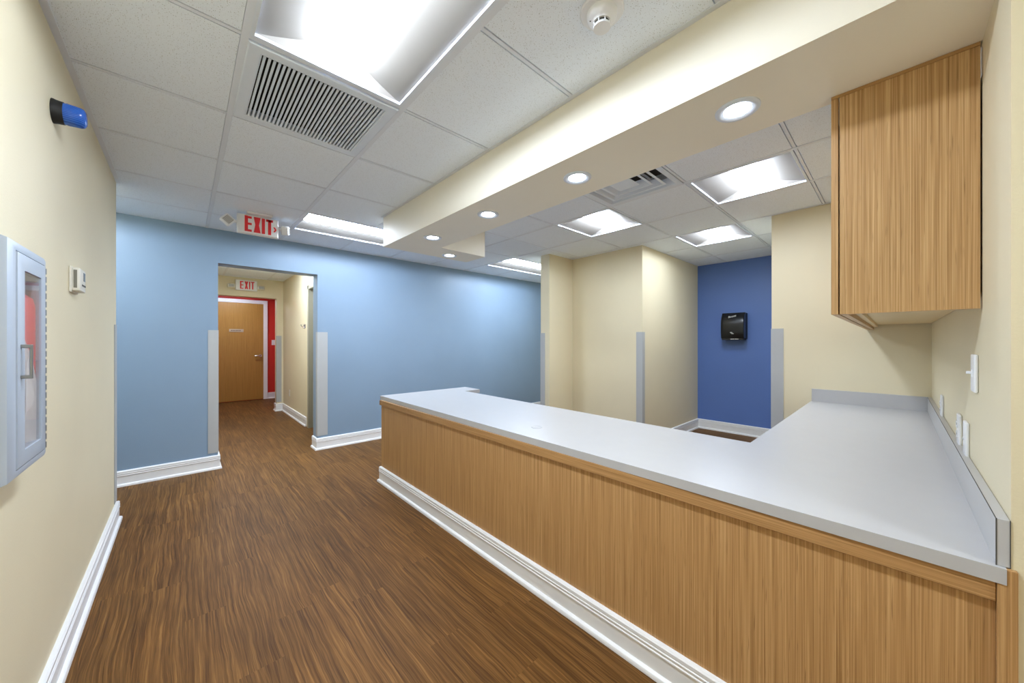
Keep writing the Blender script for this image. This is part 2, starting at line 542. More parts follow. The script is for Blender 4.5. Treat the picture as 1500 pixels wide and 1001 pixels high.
# ------------------------------------------------------------------ baseboards
def baseboard(name, *paths):
    bm = BM()
    for p, s in paths: sweep(bm, p, BASE, s)
    struct(name, bm, M['trim'], smooth=25)
baseboard('baseboard_left', ([(XL, -3.0), (XL, 3.80), (-2.0, 3.80)], 1))
baseboard('baseboard_back', ([(-2.0, YB), (DX0, YB), (DX0, YB + 0.19)], 1), ([(DX1, YB + 0.19), (DX1, YB), (5.8, YB)], 1))
baseboard('baseboard_niche', ([(5.69, 0.77), (5.69, 2.035), (3.97, 2.035), (3.97, 3.055), (3.48, 3.055), (3.48, 3.205), (4.2, 3.205)], -1))
baseboard('baseboard_hall', ([(HX, 6.10), (HX, HY), (HO, HY), (HO, HY + 0.17)], -1), ([(1.395, 9.75), (1.9, 9.75)], 1))
baseboard('baseboard_alcove', ([(XN, 0.35), (XN, 0.77), (5.69, 0.77)], -1))
baseboard('baseboard_right', ([(XE, -0.25), (XE, -3.0)], 1))

# ------------------------------------------------------------------ doors
bm = BM(); box(bm, 0.418, 1.316, 9.720, 9.748, 0.012, 2.146)
d1 = struct('door_1', bm, M['door'], label='golden wooden door at the end of the hall')
bm = BM()
box(bm, 0.418 - 0.078, 0.418, 9.71, 9.749, 0, 2.226, 0.003); box(bm, 1.316, 1.394, 9.71, 9.749, 0, 2.226, 0.003); box(bm, 0.418, 1.316, 9.71, 9.749, 2.148, 2.226, 0.003)
struct('trim_4', bm, M['trim'], label='white frame around the wooden door')
bm = BM()
lathe(bm, [(0, 0), (0.030, 0), (0.030, 0.008), (0.012, 0.012), (0.012, 0.05), (0, 0.05)], (1.252, 9.662, 0.985), 'Y', 20)
box(bm, 1.14, 1.262, 9.655, 9.674, 0.970, 0.996, 0.006)
struct('door_handle', bm, M['chrome'], d1, smooth=40)
bm = BM(); box(bm, 0.705, 0.955, 9.711, 9.721, 1.508, 1.572, 0.003)
ds = struct('door_sign', bm, M['sign'], d1)
bm = BM()
x = 0.735
for wd in (0.022, 0.018, 0.022, 0.012, 0.02, 0.022, 0.018, 0.02):
    box(bm, x, x + wd - 0.004, 9.709, 9.712, 1.530, 1.552); x += wd + 0.003
struct('sign_lettering', bm, M['signtext'], ds)
# side door of the hall: only its far jamb shows
bm = BM()
box(bm, HX - 0.012, HX + 0.155, 5.955, 6.02, 0, 2.13); box(bm, HX - 0.012, HX + 0.155, 5.06, 5.11, 0, 2.13); box(bm, HX - 0.012, HX + 0.155, 5.06, 6.02, 2.08, 2.135)
box(bm, HX - 0.004, HX, 6.02, 6.05, 0, 2.15); box(bm, HX - 0.003, HX, 5.02, 6.03, 2.135, 2.15)
box(bm, HX + 0.05, HX + 0.09, 5.94, 5.956, 0, 2.08)
struct('trim_5', bm, M['frame'], label='beige metal frame of the side door in the hall')
bm = BM(); box(bm, HX + 0.095, HX + 0.135, 5.112, 5.953, 0.01, 2.078); struct('door_2', bm, M['frame'], label='beige side door of the hall, mostly hidden by the jamb')

# ------------------------------------------------------------------ corner guards
def guard(label, corner, da, db, a=0.078, b=0.05, z0=0.165, z1=1.405):
    """L strip wrapping a free corner; da, db are unit directions of the two faces away from the corner"""
    t = 0.004
    bm = BM()
    cx, cy = corner
    na = (-db[0], -db[1]); nb = (-da[0], -da[1])      # outward normals of the faces running along da and along db
    def strip(d, n, ln):
        xs = sorted((cx + nb[0] * 0, cx + d[0] * ln)); ys = sorted((cy, cy + d[1] * ln))
        if abs(d[0]) > 0: ys = sorted((cy, cy + n[1] * t))
        else: xs = sorted((cx, cx + n[0] * t))
        box(bm, xs[0], xs[1], ys[0], ys[1], z0, z1)
    strip(da, na, a); strip(db, nb, b)
    xs = sorted((cx, cx + (na[0] + nb[0]) * t)); ys = sorted((cy, cy + (na[1] + nb[1]) * t))
    box(bm, xs[0], xs[1], ys[0], ys[1], z0, z1)
    o = link('corner_guard', bm, M['guard'], None, (cx, cy, z0))
    o.location = (cx, cy, z0)
    tag(o, label, 'corner guard', 'grey corner guards on the wall corners')
guard('grey corner guard on the end of the long cream wall with the fire cabinet', (XL, 3.80), (0, -1), (-1, 0), 0.10, 0.08, 0.15)
guard('grey corner guard on the light blue wall, left side of the doorway', (DX0, YB), (-1, 0), (0, 1), 0.078, 0.06)
guard('grey corner guard on the light blue wall, right side of the doorway', (DX1, YB), (1, 0), (0, 1), 0.110, 0.06)
guard('grey corner guard deep in the hall beside the red vestibule', (HO, HY), (1, 0), (0, 1), 0.075, 0.05)
guard('grey corner guard on the narrow wall end beside the blue wall', (3.48, 3.205), (0, -1), (1, 0), 0.075, 0.05)
guard('grey corner guard on the cream corner between counter and dark blue niche', (3.97, 2.035), (0, 1), (1, 0), 0.075, 0.055)
guard('wide grey corner guard on the corner right of the paper towel dispenser', (XN, 0.77), (0, -1), (1, 0), 0.088, 0.06)

# ------------------------------------------------------------------ ceiling lights
def make_troffer(length, name, label, group):
    """local coordinates, lamp along local X, ceiling plane at z = 0"""
    t = Thing(name, label, 'ceiling light', (0, 0, 0), group)
    hx, hy = length / 2, 0.299
    fx, fy = hx - 0.014, hy - 0.014
    lx, ly, lz = hx - 0.050, 0.088, 0.066
    bm = BM()
    z = -0.003
    quadstrip(bm, [[(-hx, -hy, 0.012), (hx, -hy, 0.012), (hx, hy, 0.012), (-hx, hy, 0.012)], [(-hx, -hy, z), (hx, -hy, z), (hx, hy, z), (-hx, hy, z)],
                   [(-fx, -fy, z), (fx, -fy, z), (fx, fy, z), (-fx, fy, z)], [(-fx, -fy, 0.008), (fx, -fy, 0.008), (fx, fy, 0.008), (-fx, fy, 0.008)]])
    t.part('frame', bm, M['metalwhite'])
    bm = BM()
    prof = []
    n = 8
    for s in (-1, 1):
        loops = []
        for k in range(n + 1):
            u = k / n
            y = s * (fy + (ly - fy) * u)
            zz = 0.008 + (lz - 0.008) * u ** 1.15
            xx = fx + (lx - fx) * (zz - 0.008) / (lz - 0.008)
            loops.append([(-xx, y, zz), (xx, y, zz)])
        quadstrip(bm, loops, closed=False)
        prof.append([(xx, y, zz) for (_, (xx, y, zz)) in [(l[0], l[1]) for l in loops]])
    for s in (-1, 1):                                    # sloped end plates
        a = [bm.verts.new((s * x, y, zz)) for x, y, zz in prof[0]]
        b = [bm.verts.new((s * x, y, zz)) for x, y, zz in prof[1]]
        for k in range(n):
            bm.faces.new((a[k], a[k + 1], b[k + 1], b[k]))
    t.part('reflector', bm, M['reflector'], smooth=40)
    bm = BM()
    loops = []
    for k in range(9):
        u = -1 + 2 * k / 8
        zz = lz + 0.003 - 0.050 * (1 - u * u)
        loops.append([(-lx - 0.001, ly * u, zz), (lx + 0.001, ly * u, zz)])
    quadstrip(bm, loops, closed=False)
    for s in (-1, 1):
        vs = [bm.verts.new((s * lx, ly * (-1 + 2 * k / 8), lz + 0.003 - 0.050 * (1 - (-1 + 2 * k / 8) ** 2))) for k in range(9)]
        bm.faces.new(vs)
    t.part('lamp_lens', bm, M['lens'], smooth=40)
    bm = BM(); box(bm, -hx + 0.01, hx - 0.01, -hy + 0.01, hy - 0.01, 0.085, 0.10); t.part('housing', bm, M['metalwhite'])
    return t.o

def cell(i, j, ni=1, nj=1, gx=GX, gy=GY):
    return (gx + (i + ni / 2) * GP, gy + (j + nj / 2) * GP, C)

G1 = 'long recessed ceiling lights'; G2 = 'square recessed ceiling lights'
big = make_troffer(2 * GP - 0.024, 'ceiling_troffer', 'long bright ceiling light next to the slatted return air grille', G1)
big.location = cell(0, -1, 1, 2); big.rotation_euler = (0, 0, PI / 2)
dup(big, cell(1, 4, 2, 1), 0, 'long bright ceiling light right of the exit sign, beside the soffit end')
dup(big, cell(5, 4, 2, 1), 0, 'long bright ceiling light above the far right end of the light blue wall')
dup(big, cell(0, -6, 1, 2), PI / 2, 'long ceiling light in the corridor behind the viewer')
small = make_troffer(GP - 0.024, 'square_troffer', 'square bright ceiling light nearest the wood wall cabinet', G2)
small.location = cell(4, -1)
dup(small, cell(4, 1), 0, 'square bright ceiling light nearest the light blue wall')
dup(small, cell(6, 0), 0, 'square bright ceiling light deepest in, before the dark blue niche')
dup(big, cell(0, 0, 1, 2, 0.49, 5.12), PI / 2, 'long ceiling light in the hall, hidden above the doorway header')
dup(big, cell(-3, 4, 2, 1), 0, 'long ceiling light in the side corridor, hidden behind the left wall')
dup(small, (0.7, 8.9, C - 0.105), 0, 'square ceiling light of the red vestibule, hidden above its header')

# downlights
def make_downlight():
    t = Thing('recessed_downlight', 'round recessed downlight in the soffit nearest the wood wall cabinet', 'downlight', (0, 0, 0), 'round downlights in the soffit')
    bm = BM(); lathe(bm, [(0.0445, 0.002), (0.0450, -0.002), (0.058, -0.0075), (0.066, -0.008), (0.073, -0.004), (0.074, 0.002)], (0, 0, 0)); t.part('trim_ring', bm, M['metalwhite'], smooth=50)
    bm = BM(); lathe(bm, [(0, -0.0040), (0.030, -0.0032), (0.0447, -0.0010), (0.0447, 0.003)], (0, 0, 0)); t.part('lamp_lens', bm, M['dlens'], smooth=50)
    return t.o
dl = make_downlight(); dl.location = (1.535, 0.408, SZ)
for (x, y), lab in (((1.540, 1.155), 'round recessed downlight in the soffit beside the square air diffuser'),
                    ((1.531, 1.90), 'round recessed downlight third from the wood cabinet along the soffit'),
                    ((1.528, 2.635), 'round recessed downlight at the corner of the L shaped soffit, left of the cream notch'),
                    ((1.965, 3.06), 'round recessed downlight under the short return of the soffit')):
    dup(dl, (x, y, SZ), 0, lab)

# ------------------------------------------------------------------ return air grille
cx, cy, _ = cell(0, 1)
t = Thing('return_air_grille', 'square white return air grille with many slats in the ceiling', 'air vent', (cx, cy, C))
h = 0.299; o_ = 0.250
bm = BM()
sq = lambda r, z: [(cx - r, cy - r, z), (cx + r, cy - r, z), (cx + r, cy + r, z), (cx - r, cy + r, z)]
quadstrip(bm, [sq(h, C + 0.012), sq(h, C - 0.005), sq(h - 0.004, C - 0.008), sq(o_ + 0.006, C - 0.008), sq(o_ + 0.003, C - 0.005), sq(o_, C - 0.005), sq(o_, C + 0.03)])
t.part('frame', bm, M['metalwhite'])
bm = BM()
ns = 29
for k in range(ns):
    x = cx - o_ + (k + 0.55) * 2 * o_ / ns
    # rounded nose with a thin web above
    prof = [(-0.0005, 0.018), (-0.0034, 0.0068), (-0.0050, 0.0042), (-0.0046, 0.0018), (-0.0024, 0.0003), (0.0024, 0.0003), (0.0046, 0.0018), (0.0050, 0.0042), (0.0034, 0.0068), (0.0005, 0.018)]
    loops = [[(x + px, cy - o_, C - 0.007 + pz), (x + px, cy + o_, C - 0.007 + pz)] for px, pz in prof]
    loops.append(loops[0])
    quadstrip(bm, loops, closed=False)
t.part('louvers', bm, M['metalwhite'], smooth=60)
bm = BM(); quadstrip(bm, [sq(o_ + 0.002, C + 0.028), sq(o_ + 0.002, C + 0.16)]); box(bm, cx - o_, cx + o_, cy - o_, cy + o_, C + 0.15, C + 0.16)
t.part('duct_box', bm, M['void'])

# ------------------------------------------------------------------ supply diffuser
cx, cy, _ = cell(3, 0)
t = Thing('air_diffuser', 'square white stepped supply air diffuser behind the soffit edge', 'air vent', (cx, cy, C))
bm = BM()
quadstrip(bm, [sq(0.299, C + 0.012), sq(0.299, C - 0.004), sq(0.262, C - 0.004), sq(0.235, C + 0.045), sq(0.235, C + 0.10)])
t.part('frame', bm, M['metalwhite'])
for a, b in ((0.215, 0.170), (0.150, 0.105)):
    bm = BM(); quadstrip(bm, [sq(a, C - 0.004), sq(b, C + 0.040), sq(b - 0.003, C + 0.040), sq(a - 0.018, C - 0.006), sq(a, C - 0.006), sq(a, C - 0.004)])
    t.part('louver_cone', bm, M['metalwhite'])
bm = BM(); box(bm, cx - 0.078, cx + 0.078, cy - 0.078, cy + 0.078, C - 0.007, C - 0.003)
t.part('centre_plate', bm, M['metalwhite'])
bm = BM(); box(bm, cx - 0.24, cx + 0.24, cy - 0.24, cy + 0.24, C + 0.09, C + 0.10); t.part('duct_box', bm, M['void'])
bm = BM()
for sx in (-1, 1):
    box(bm, cx - 0.23, cx + 0.23, cy + sx * 0.12 - 0.004, cy + sx * 0.12 + 0.004, C + 0.036, C + 0.05)
box(bm, cx - 0.01, cx + 0.01, cy - 0.13, cy + 0.13, C + 0.03, C + 0.04); box(bm, cx - 0.006, cx + 0.006, cy - 0.006, cy + 0.006, C - 0.004, C + 0.04)
t.part('support_bars', bm, M['metalwhite'])

# ------------------------------------------------------------------ smoke detector
sx_, sy_ = 1.062, 0.692
t = Thing('smoke_detector', 'round white smoke detector on the ceiling tile near the soffit', 'smoke detector', (sx_, sy_, C))
bm = BM(); lathe(bm, [(0, 0), (0.073, 0), (0.074, -0.006), (0.070, -0.011), (0.050, -0.012)], (sx_, sy_, C)); t.part('base', bm, M['plastic'], smooth=40)
bm = BM(); lathe(bm, [(0.052, -0.010), (0.0515, -0.018), (0.050, -0.026), (0.046, -0.032), (0.036, -0.037), (0.0315, -0.040), (0.0300, -0.044), (0, -0.044)], (sx_, sy_, C)); t.part('body', bm, M['plastic'], smooth=40)
bm = BM(); lathe(bm, [(0.0245, -0.043), (0.0245, -0.056)], (sx_, sy_, C)); t.part('sensor_chamber', bm, M['darkgrey'], smooth=40)
bm = BM(); lathe(bm, [(0, -0.055), (0.0290, -0.055), (0.0300, -0.058), (0.0285, -0.062), (0, -0.0635)], (sx_, sy_, C))
for k in range(8):
    a = 2 * PI * k / 8 + 0.2
    x, y = sx_ + 0.0275 * math.cos(a), sy_ + 0.0275 * math.sin(a)
    box(bm, x - 0.0016, x + 0.0016, y - 0.0016, y + 0.0016, C - 0.056, C - 0.043)
t.part('cap', bm, M['plastic'], smooth=40)
bm = BM(); lathe(bm, [(0, 0), (0.0022, 0), (0.0022, -0.001), (0, -0.001)], (sx_ - 0.028, sy_ + 0.0282, C - 0.0355), 'Z', 10); t.part('indicator_light', bm, M['darkgrey'])

# ------------------------------------------------------------------ exit signs
def letter_boxes(bm, x0, z0, w, h, st, ch, y0, y1):
    if ch == 'E':
        box(bm, x0, x0 + st, y0, y1, z0, z0 + h)
        for zz in (z0, z0 + (h - st) * 0.5, z0 + h - st): box(bm, x0 + st, x0 + w, y0, y1, zz + 0.002 * (zz != z0), zz + st * 0.82 + 0.002 * (zz != z0))
    elif ch == 'X':
        prism_y(bm, [(x0, z0), (x0 + st * 1.15, z0), (x0 + w, z0 + h), (x0 + w - st * 1.15, z0 + h)], y0, y1)
        prism_y(bm, [(x0 + w - st * 1.15, z0), (x0 + w, z0), (x0 + st * 1.15, z0 + h), (x0, z0 + h)], y0 - 0.0002, y1)
    elif ch == 'I':
        box(bm, x0 + (w - st) / 2, x0 + (w + st) / 2, y0, y1, z0, z0 + h)
    elif ch == 'T':
        box(bm, x0 + (w - st) / 2, x0 + (w + st) / 2, y0, y1, z0, z0 + h); box(bm, x0, x0 + w, y0, y1 + 0.0002, z0 + h - st * 0.9, z0 + h)

def lamp_head(t, c, ang, tilt, w=0.072, d=0.045):
    """emergency lamp head: rounded housing with a ribbed lens facing -Y"""
    x, y, z = c
    bm = BM(); box(bm, x - w / 2, x + w / 2, y - d / 2, y + d / 2, z - w / 2, z + w / 2, 0.012, 3)
    bmesh.ops.rotate(bm, verts=bm.verts, cent=c, matrix=Matrix.Rotation(ang, 3, 'Y'))
    hd = t.part('lamp_head', bm, M['plastic'], smooth=50, rot=(c, 'Z', tilt))
    bm = BM(); box(bm, x - w * 0.40, x + w * 0.40, y - d / 2 - 0.003, y - d / 2 + 0.002, z - w * 0.40, z + w * 0.40, 0.001, 1)
    bmesh.ops.rotate(bm, verts=bm.verts, cent=c, matrix=Matrix.Rotation(ang, 3, 'Y'))
    t.part('lamp_lens', bm, M['plastic'], hd, rot=(c, 'Z', tilt))
    bm = BM()
    for k in range(6):
        xx = x - w * 0.30 + k * w * 0.60 / 5
        box(bm, xx - 0.0022, xx + 0.0022, y - d / 2 - 0.0055, y - d / 2 - 0.002, z - w * 0.32, z + w * 0.32, 0.0008, 1)
    bmesh.ops.rotate(bm, verts=bm.verts, cent=c, matrix=Matrix.Rotation(ang, 3, 'Y'))
    t.part('lens_ribs', bm, M['lcd'], hd, rot=(c, 'Z', tilt))

def exit_sign(x0, x1, z0, z1, y, letters, label, st, chevron, zl0, zl1):
    xc = (x0 + x1) / 2
    t = Thing('exit_sign', label, 'exit sign', (xc, y, z0))
    bm = BM(); box(bm, x0, x1, y, y + 0.042, z0, z1, 0.008, 3); t.part('housing', bm, M['plastic'], smooth=50)
    bm = BM(); box(bm, x0 + 0.007, x1 - 0.007, y - 0.003, y + 0.004, z0 + 0.006, z1 - 0.006, 0.002, 1); f = t.part('face_plate', bm, M['plastic'])
    bm = BM()
    for ch, lx, lw in letters: letter_boxes(bm, lx, z0 + zl0, lw, zl1 - zl0, st, ch, y - 0.0045, y - 0.0028)
    if chevron:
        a, b, zm, hh, s = chevron[0], chevron[1], z0 + chevron[2], chevron[3], st * 0.55
        prism_y(bm, [(a, zm + hh), (a + s, zm + hh), (b, zm), (b - s, zm)], y - 0.0045, y - 0.0028)
        prism_y(bm, [(a, zm - hh), (a + s, zm - hh), (b, zm), (b - s, zm)], y - 0.0047, y - 0.0028)
    t.part('lettering', bm, M['red_letter'], f)
    return t

S0, S1, SY = 0.334, 0.640, 3.87
sw = S1 - S0
ex = lambda f: S0 + f * sw
t = exit_sign(S0, S1, 2.238, 2.408, SY, [('E', ex(0.175), sw * 0.165), ('X', ex(0.385), sw * 0.165), ('I', ex(0.575), sw * 0.085), ('T', ex(0.685), sw * 0.170)],
              'red and white EXIT sign with arrow hanging from the ceiling before the blue wall', 0.0235, (ex(0.862), ex(0.945), 0.074, 0.022), 0.020, 0.157)
bm = BM(); box(bm, 0.40, 0.585, SY - 0.045, SY + 0.075, C - 0.020, C - 0.001, 0.004); box(bm, 0.45, 0.54, SY + 0.008, SY + 0.035, 2.404, C - 0.018)
t.part('ceiling_canopy', bm, M['plastic'])
lamp_head(t, (S0 - 0.062, SY + 0.02, 2.332), math.radians(40), 0.10, 0.084)
bm = BM(); lathe(bm, [(0.012, 0), (0.012, 0.05)], (S0 - 0.045, SY + 0.02, 2.332), 'X', 12); t.part('lamp_arm', bm, M['plastic'], smooth=50)
lamp_head(t, (S1 + 0.058, SY + 0.03, 2.330), math.radians(-20), math.radians(75), 0.080, 0.062)
bm = BM(); lathe(bm, [(0.012, 0), (0.012, 0.05)], (S1 - 0.005, SY + 0.02, 2.33), 'X', 12); t.part('lamp_arm', bm, M['plastic'], smooth=50)

E0, E1 = 0.655, 0.965
sw = E1 - E0
ex = lambda f: E0 + f * sw
t = exit_sign(E0, E1, 2.200, 2.384, HY - 0.043, [('E', ex(0.20), sw * 0.155), ('X', ex(0.41), sw * 0.165), ('I', ex(0.61), sw * 0.06), ('T', ex(0.70), sw * 0.165)],
              'small red and white EXIT sign on the cream header at the end of the hall', 0.019, None, 0.026, 0.162)
for s, xx in ((-1, E0 - 0.058), (1, E1 + 0.056)):
    c = (xx, HY - 0.035, 2.268)
    bm = BM(); box(bm, xx - 0.055, xx + 0.055, c[1] - 0.026, c[1] + 0.034, c[2] - 0.036, c[2] + 0.036, 0.016, 3)
    hd = t.part('lamp_head', bm, M['ivory'], smooth=50)
    bm = BM(); box(bm, xx - 0.036, xx + 0.036, c[1] - 0.031, c[1] - 0.02, c[2] - 0.022, c[2] + 0.022, 0.002, 1); t.part('lamp_lens', bm, M['guard'], hd)

# ------------------------------------------------------------------ blue beacon on the left wall
by, bz = 2.130, 2.143
t = Thing('wall_mounted_beacon', 'blue beacon light with a black base high on the cream left wall', 'beacon light', (XL, by, bz))
bm = BM(); lathe(bm, [(0, 0), (0.0435, 0), (0.0435, 0.004), (0.0415, 0.010), (0.0400, 0.028), (0, 0.028)], (XL, by, bz), 'X'); t.part('base', bm, M['blackmatt'], smooth=35)
bm = BM(); lathe(bm, [(0.0385, 0.027), (0.0385, 0.034), (0.0392, 0.036), (0.0365, 0.068), (0.0330, 0.077), (0.0240, 0.082), (0, 0.083)], (XL, by, bz), 'X')
t.part('lens', bm, M['beacon'], smooth=50)

# ------------------------------------------------------------------ thermostat
t = Thing('wall_mounted_thermostat', 'cream wall thermostat with a small grey screen right of the fire extinguisher cabinet', 'thermostat', (XL, 2.44, 1.50))
bm = BM(); box(bm, XL, XL + 0.008, 2.378, 2.512, 1.497, 1.607, 0.003); t.part('wall_plate', bm, M['ivory'])
bm = BM(); box(bm, XL + 0.006, XL + 0.030, 2.385, 2.505, 1.503, 1.602, 0.005, 3); b = t.part('housing', bm, M['ivory'], smooth=50)
bm = BM(); box(bm, XL + 0.0295, XL + 0.0308, 2.452, 2.492, 1.552, 1.590); t.part('screen', bm, M['lcd'], b)
bm = BM()
for k in range(3): box(bm, XL + 0.0295, XL + 0.0315, 2.425 + k * 0.028, 2.440 + k * 0.028, 1.527, 1.536, 0.001, 1)
t.part('button_row', bm, M['darkgrey'], b)
bm = BM(); box(bm, XL + 0.012, XL + 0.022, 2.3844, 2.3862, 1.515, 1.592); t.part('side_slot', bm, M['lcd'], b)

# ------------------------------------------------------------------ fire extinguisher cabinet
XD = -0.300
t = Thing('fire_extinguisher_cabinet', 'pale grey metal fire extinguisher cabinet with glazed door on the left wall', 'cabinet', (XL, 1.56, 0.944))
y0, y1, z0, z1 = 1.405, 1.712, 0.944, 1.531
def ring_x(bm, xa, xb, oy0, oy1, oz0, oz1, iy0, iy1, iz0, iz1, bev=0.0):
    """rectangular ring between planes x=xa..xb"""
    def lp(x, a, b, c, d): return [(x, a, c), (x, b, c), (x, b, d), (x, a, d)]
    loops = [lp(xa, iy0, iy1, iz0, iz1), lp(xa, oy0, oy1, oz0, oz1)]
    if bev: loops += [lp(xb - bev, oy0, oy1, oz0, oz1), lp(xb - bev * 0.3, oy0 + bev * 0.3, oy1 - bev * 0.3, oz0 + bev * 0.3, oz1 - bev * 0.3), lp(xb, oy0 + bev, oy1 - bev, oz0 + bev, oz1 - bev)]
    else: loops += [lp(xb, oy0, oy1, oz0, oz1)]
    loops += [lp(xb, iy0, iy1, iz0, iz1), loops[0]]
    quadstrip(bm, loops)
bm = BM(); ring_x(bm, XL - 0.001, XD, y0, y1, z0, z1, 1.448, 1.686, 0.968, 1.505, 0.014); t.part('surround', bm, M['cabgrey'], smooth=40)
bm = BM()
box(bm, XL - 0.168, XL - 0.164, FY0 + 0.002, FY1 - 0.002, FZ0 + 0.002, FZ1 - 0.002)
box(bm, XL - 0.168, XL + 0.01, FY0 + 0.001, FY0 + 0.004, FZ0 + 0.002, FZ1 - 0.002); box(bm, XL - 0.168, XL + 0.01, FY1 - 0.004, FY1 - 0.001, FZ0 + 0.002, FZ1 - 0.002)
box(bm, XL - 0.168, XL + 0.01, FY0 + 0.002, FY1 - 0.002, FZ0 + 0.001, FZ0 + 0.004); box(bm, XL - 0.168, XL + 0.01, FY0 + 0.002, FY1 - 0.002, FZ1 - 0.004, FZ1 - 0.001)
t.part('inner_box', bm, M['metalwhite'])
WY0, WY1, WZ0, WZ1 = 1.499, 1.640, 1.008, 1.462
bm = BM(); ring_x(bm, XD - 0.014, XD + 0.003, 1.4505, 1.6835, 0.9705, 1.5025, WY0, WY1, WZ0, WZ1, 0.003); dr = t.part('door', bm, M['cabgrey'], smooth=40)
bm = BM(); box(bm, XD - 0.0015, XD + 0.0010, WY0 - 0.004, WY1 + 0.004, WZ0 - 0.004, WZ1 + 0.004); t.part('glazing', bm, M['glass'], dr)
hx, hy = XD + 0.020, 1.470
bm = BM()
box(bm, XD + 0.002, hx, hy - 0.004, hy + 0.004, 1.190, 1.199, 0.002); box(bm, XD + 0.002, hx, hy - 0.004, hy + 0.004, 1.266, 1.275, 0.002)
box(bm, hx - 0.004, hx + 0.001, hy - 0.004, hy + 0.004, 1.190, 1.275, 0.0015)
t.part('handle', bm, M['steel'], dr)
bm = BM()
for k in range(22):
    zz = 0.972 + k * 0.0242
    lathe(bm, [(0, 0), (0.0042, 0), (0.0042, 0.0165), (0, 0.0165)], (XD - 0.0015, 1.695, zz), 'Z', 8)
lathe(bm, [(0.0022, 0), (0.0022, 0.532)], (XD - 0.0015, 1.695, 0.970), 'Z', 8)
t.part('piano_hinge', bm, M['steel'], smooth=50)
# extinguisher inside
ey, exx, ez = 1.638, -0.361, FZ0 + 0.004
t = Thing('fire_extinguisher', 'red fire extinguisher with white bag behind the glazed cabinet door', 'fire extinguisher', (exx, ey, ez))
bm = BM(); lathe(bm, [(0, 0), (0.050, 0), (0.053, 0.006), (0.054, 0.02), (0.054, 0.405), (0.050, 0.430), (0.030, 0.447), (0.018, 0.452), (0.018, 0.462), (0, 0.462)], (exx, ey, ez)); t.part('cylinder', bm, M['extred'], smooth=40)
bm = BM(); box(bm, exx - 0.014, exx + 0.014, ey - 0.016, ey + 0.016, ez + 0.458, ez + 0.488, 0.004); box(bm, exx - 0.008, exx + 0.008, ey - 0.070, ey + 0.01, ez + 0.488, ez + 0.497, 0.002); t.part('valve_head', bm, M['blackmatt'])
bm = BM()
seg = 28
lo, hi = [], []
for k in range(seg + 1):
    a = 2 * PI * k / seg
    yy = math.sin(a)
    r = 0.0555 + 0.0008 * math.sin(5 * a)
    top = 0.205 - 0.175 * yy                              # bag pulled up on the near side
    lo.append((exx + r * math.cos(a), ey + r * yy, ez + 0.008)); hi.append((exx + r * math.cos(a), ey + r * yy, ez + max(0.03, top)))
quadstrip(bm, [lo, hi], closed=False)
t.part('plastic_bag', bm, M['bag'], smooth=60)
bm = BM()
v = [(exx + 0.0575, ey - 0.100, ez + 0.262), (exx + 0.0580, ey - 0.030, ez + 0.160), (exx + 0.0580, ey - 0.060, ez + 0.135), (exx + 0.0575, ey - 0.105, ez + 0.125)]
vs = [bm.verts.new(p) for p in v]; ws = [bm.verts.new((p[0] + 0.0012, p[1], p[2])) for p in v]
bm.faces.new(vs); bm.faces.new(list(reversed(ws)))
for k in range(4): bm.faces.new((vs[k], vs[(k + 1) % 4], ws[(k + 1) % 4], ws[k]))
t.part('paper_tag', bm, M['paper'])

# ------------------------------------------------------------------ reception counter
YF = 3.235
t = Thing('reception_counter', 'long wood grain reception counter base under the white worktop', 'counter', (XE, 1.5, 0))
xf = 1.336
bm = BM(); box(bm, xf, xf + 0.019, -0.150, YF - 0.012, 0, CT - 0.036); t.part('front_panel', bm, M['wood'])
bm = BM(); box(bm, xf + 0.019, 2.06, YF - 0.031, YF - 0.012, 0, CT - 0.036); t.part('end_panel', bm, M['wood'])
bm = BM(); box(bm, xf - 0.013, xf, -0.150, YF - 0.001, 0.704, CT - 0.036, 0.0015, 1); box(bm, xf - 0.013, 2.06, YF - 0.012, YF + 0.001, 0.704, CT - 0.036, 0.0015, 1)
t.part('apron_strip', bm, M['woodh'])
bm = BM(); box(bm, 1.3185, 1.350, -0.178, -0.1505, 0, CT - 0.002, 0.001, 1); t.part('end_post', bm, M['wood'])
bm = BM(); sweep(bm, [(xf, -0.1505), (xf, YF - 0.012), (2.06, YF - 0.012)], BASE, -1); t.part('baseboard', bm, M['trim'], smooth=25)
for nm, b in (('support_panel', (2.00, 2.02, 0.02, 0.46)), ('support_panel', (2.02, 2.28, 3.02, 3.04)), ('support_panel', (3.2, 3.22, YR + 0.005, 0.44))):
    bm = BM(); box(bm, b[0], b[1], b[2], b[3], 0, CT - 0.036); t.part(nm, bm, M['wood'])

t = Thing('countertop', 'white L shaped laminate countertop of the reception counter', 'countertop', (XE, 1.5, CT - 0.036))
bm = BM()
prism(bm, [(1.316, -0.163), (XN - 0.002, -0.163), (XN - 0.002, 0.49), (2.055, 0.49), (2.105, 2.99), (2.295, 2.99), (2.30, 3.262), (1.340, 3.262)], CT - 0.035, CT)
t.part('worktop', bm, M['top'])
bm = BM(); box(bm, 1.328, XN - 0.003, YR + 0.001, YR + 0.020, CT, CT + 0.104, 0.0008, 1); sp = t.part('backsplash', bm, M['top'])
bm = BM(); box(bm, 1.3272, 1.3282, YR + 0.0185, YR + 0.0205, CT, CT + 0.1045); box(bm, 1.3272, 1.3282, YR + 0.0004, YR + 0.0018, CT, CT + 0.1045)
box(bm, 1.328, XN - 0.02, YR + 0.0192, YR + 0.0206, CT + 0.1032, CT + 0.1045); t.part('edge_seam', bm, M['seam'], sp)
bm = BM(); box(bm, XN - 0.022, XN - 0.001, YR + 0.020, 0.487, CT, CT + 0.104, 0.0008, 1); t.part('backsplash', bm, M['top'])
gx_, gy_ = 1.512, 1.425
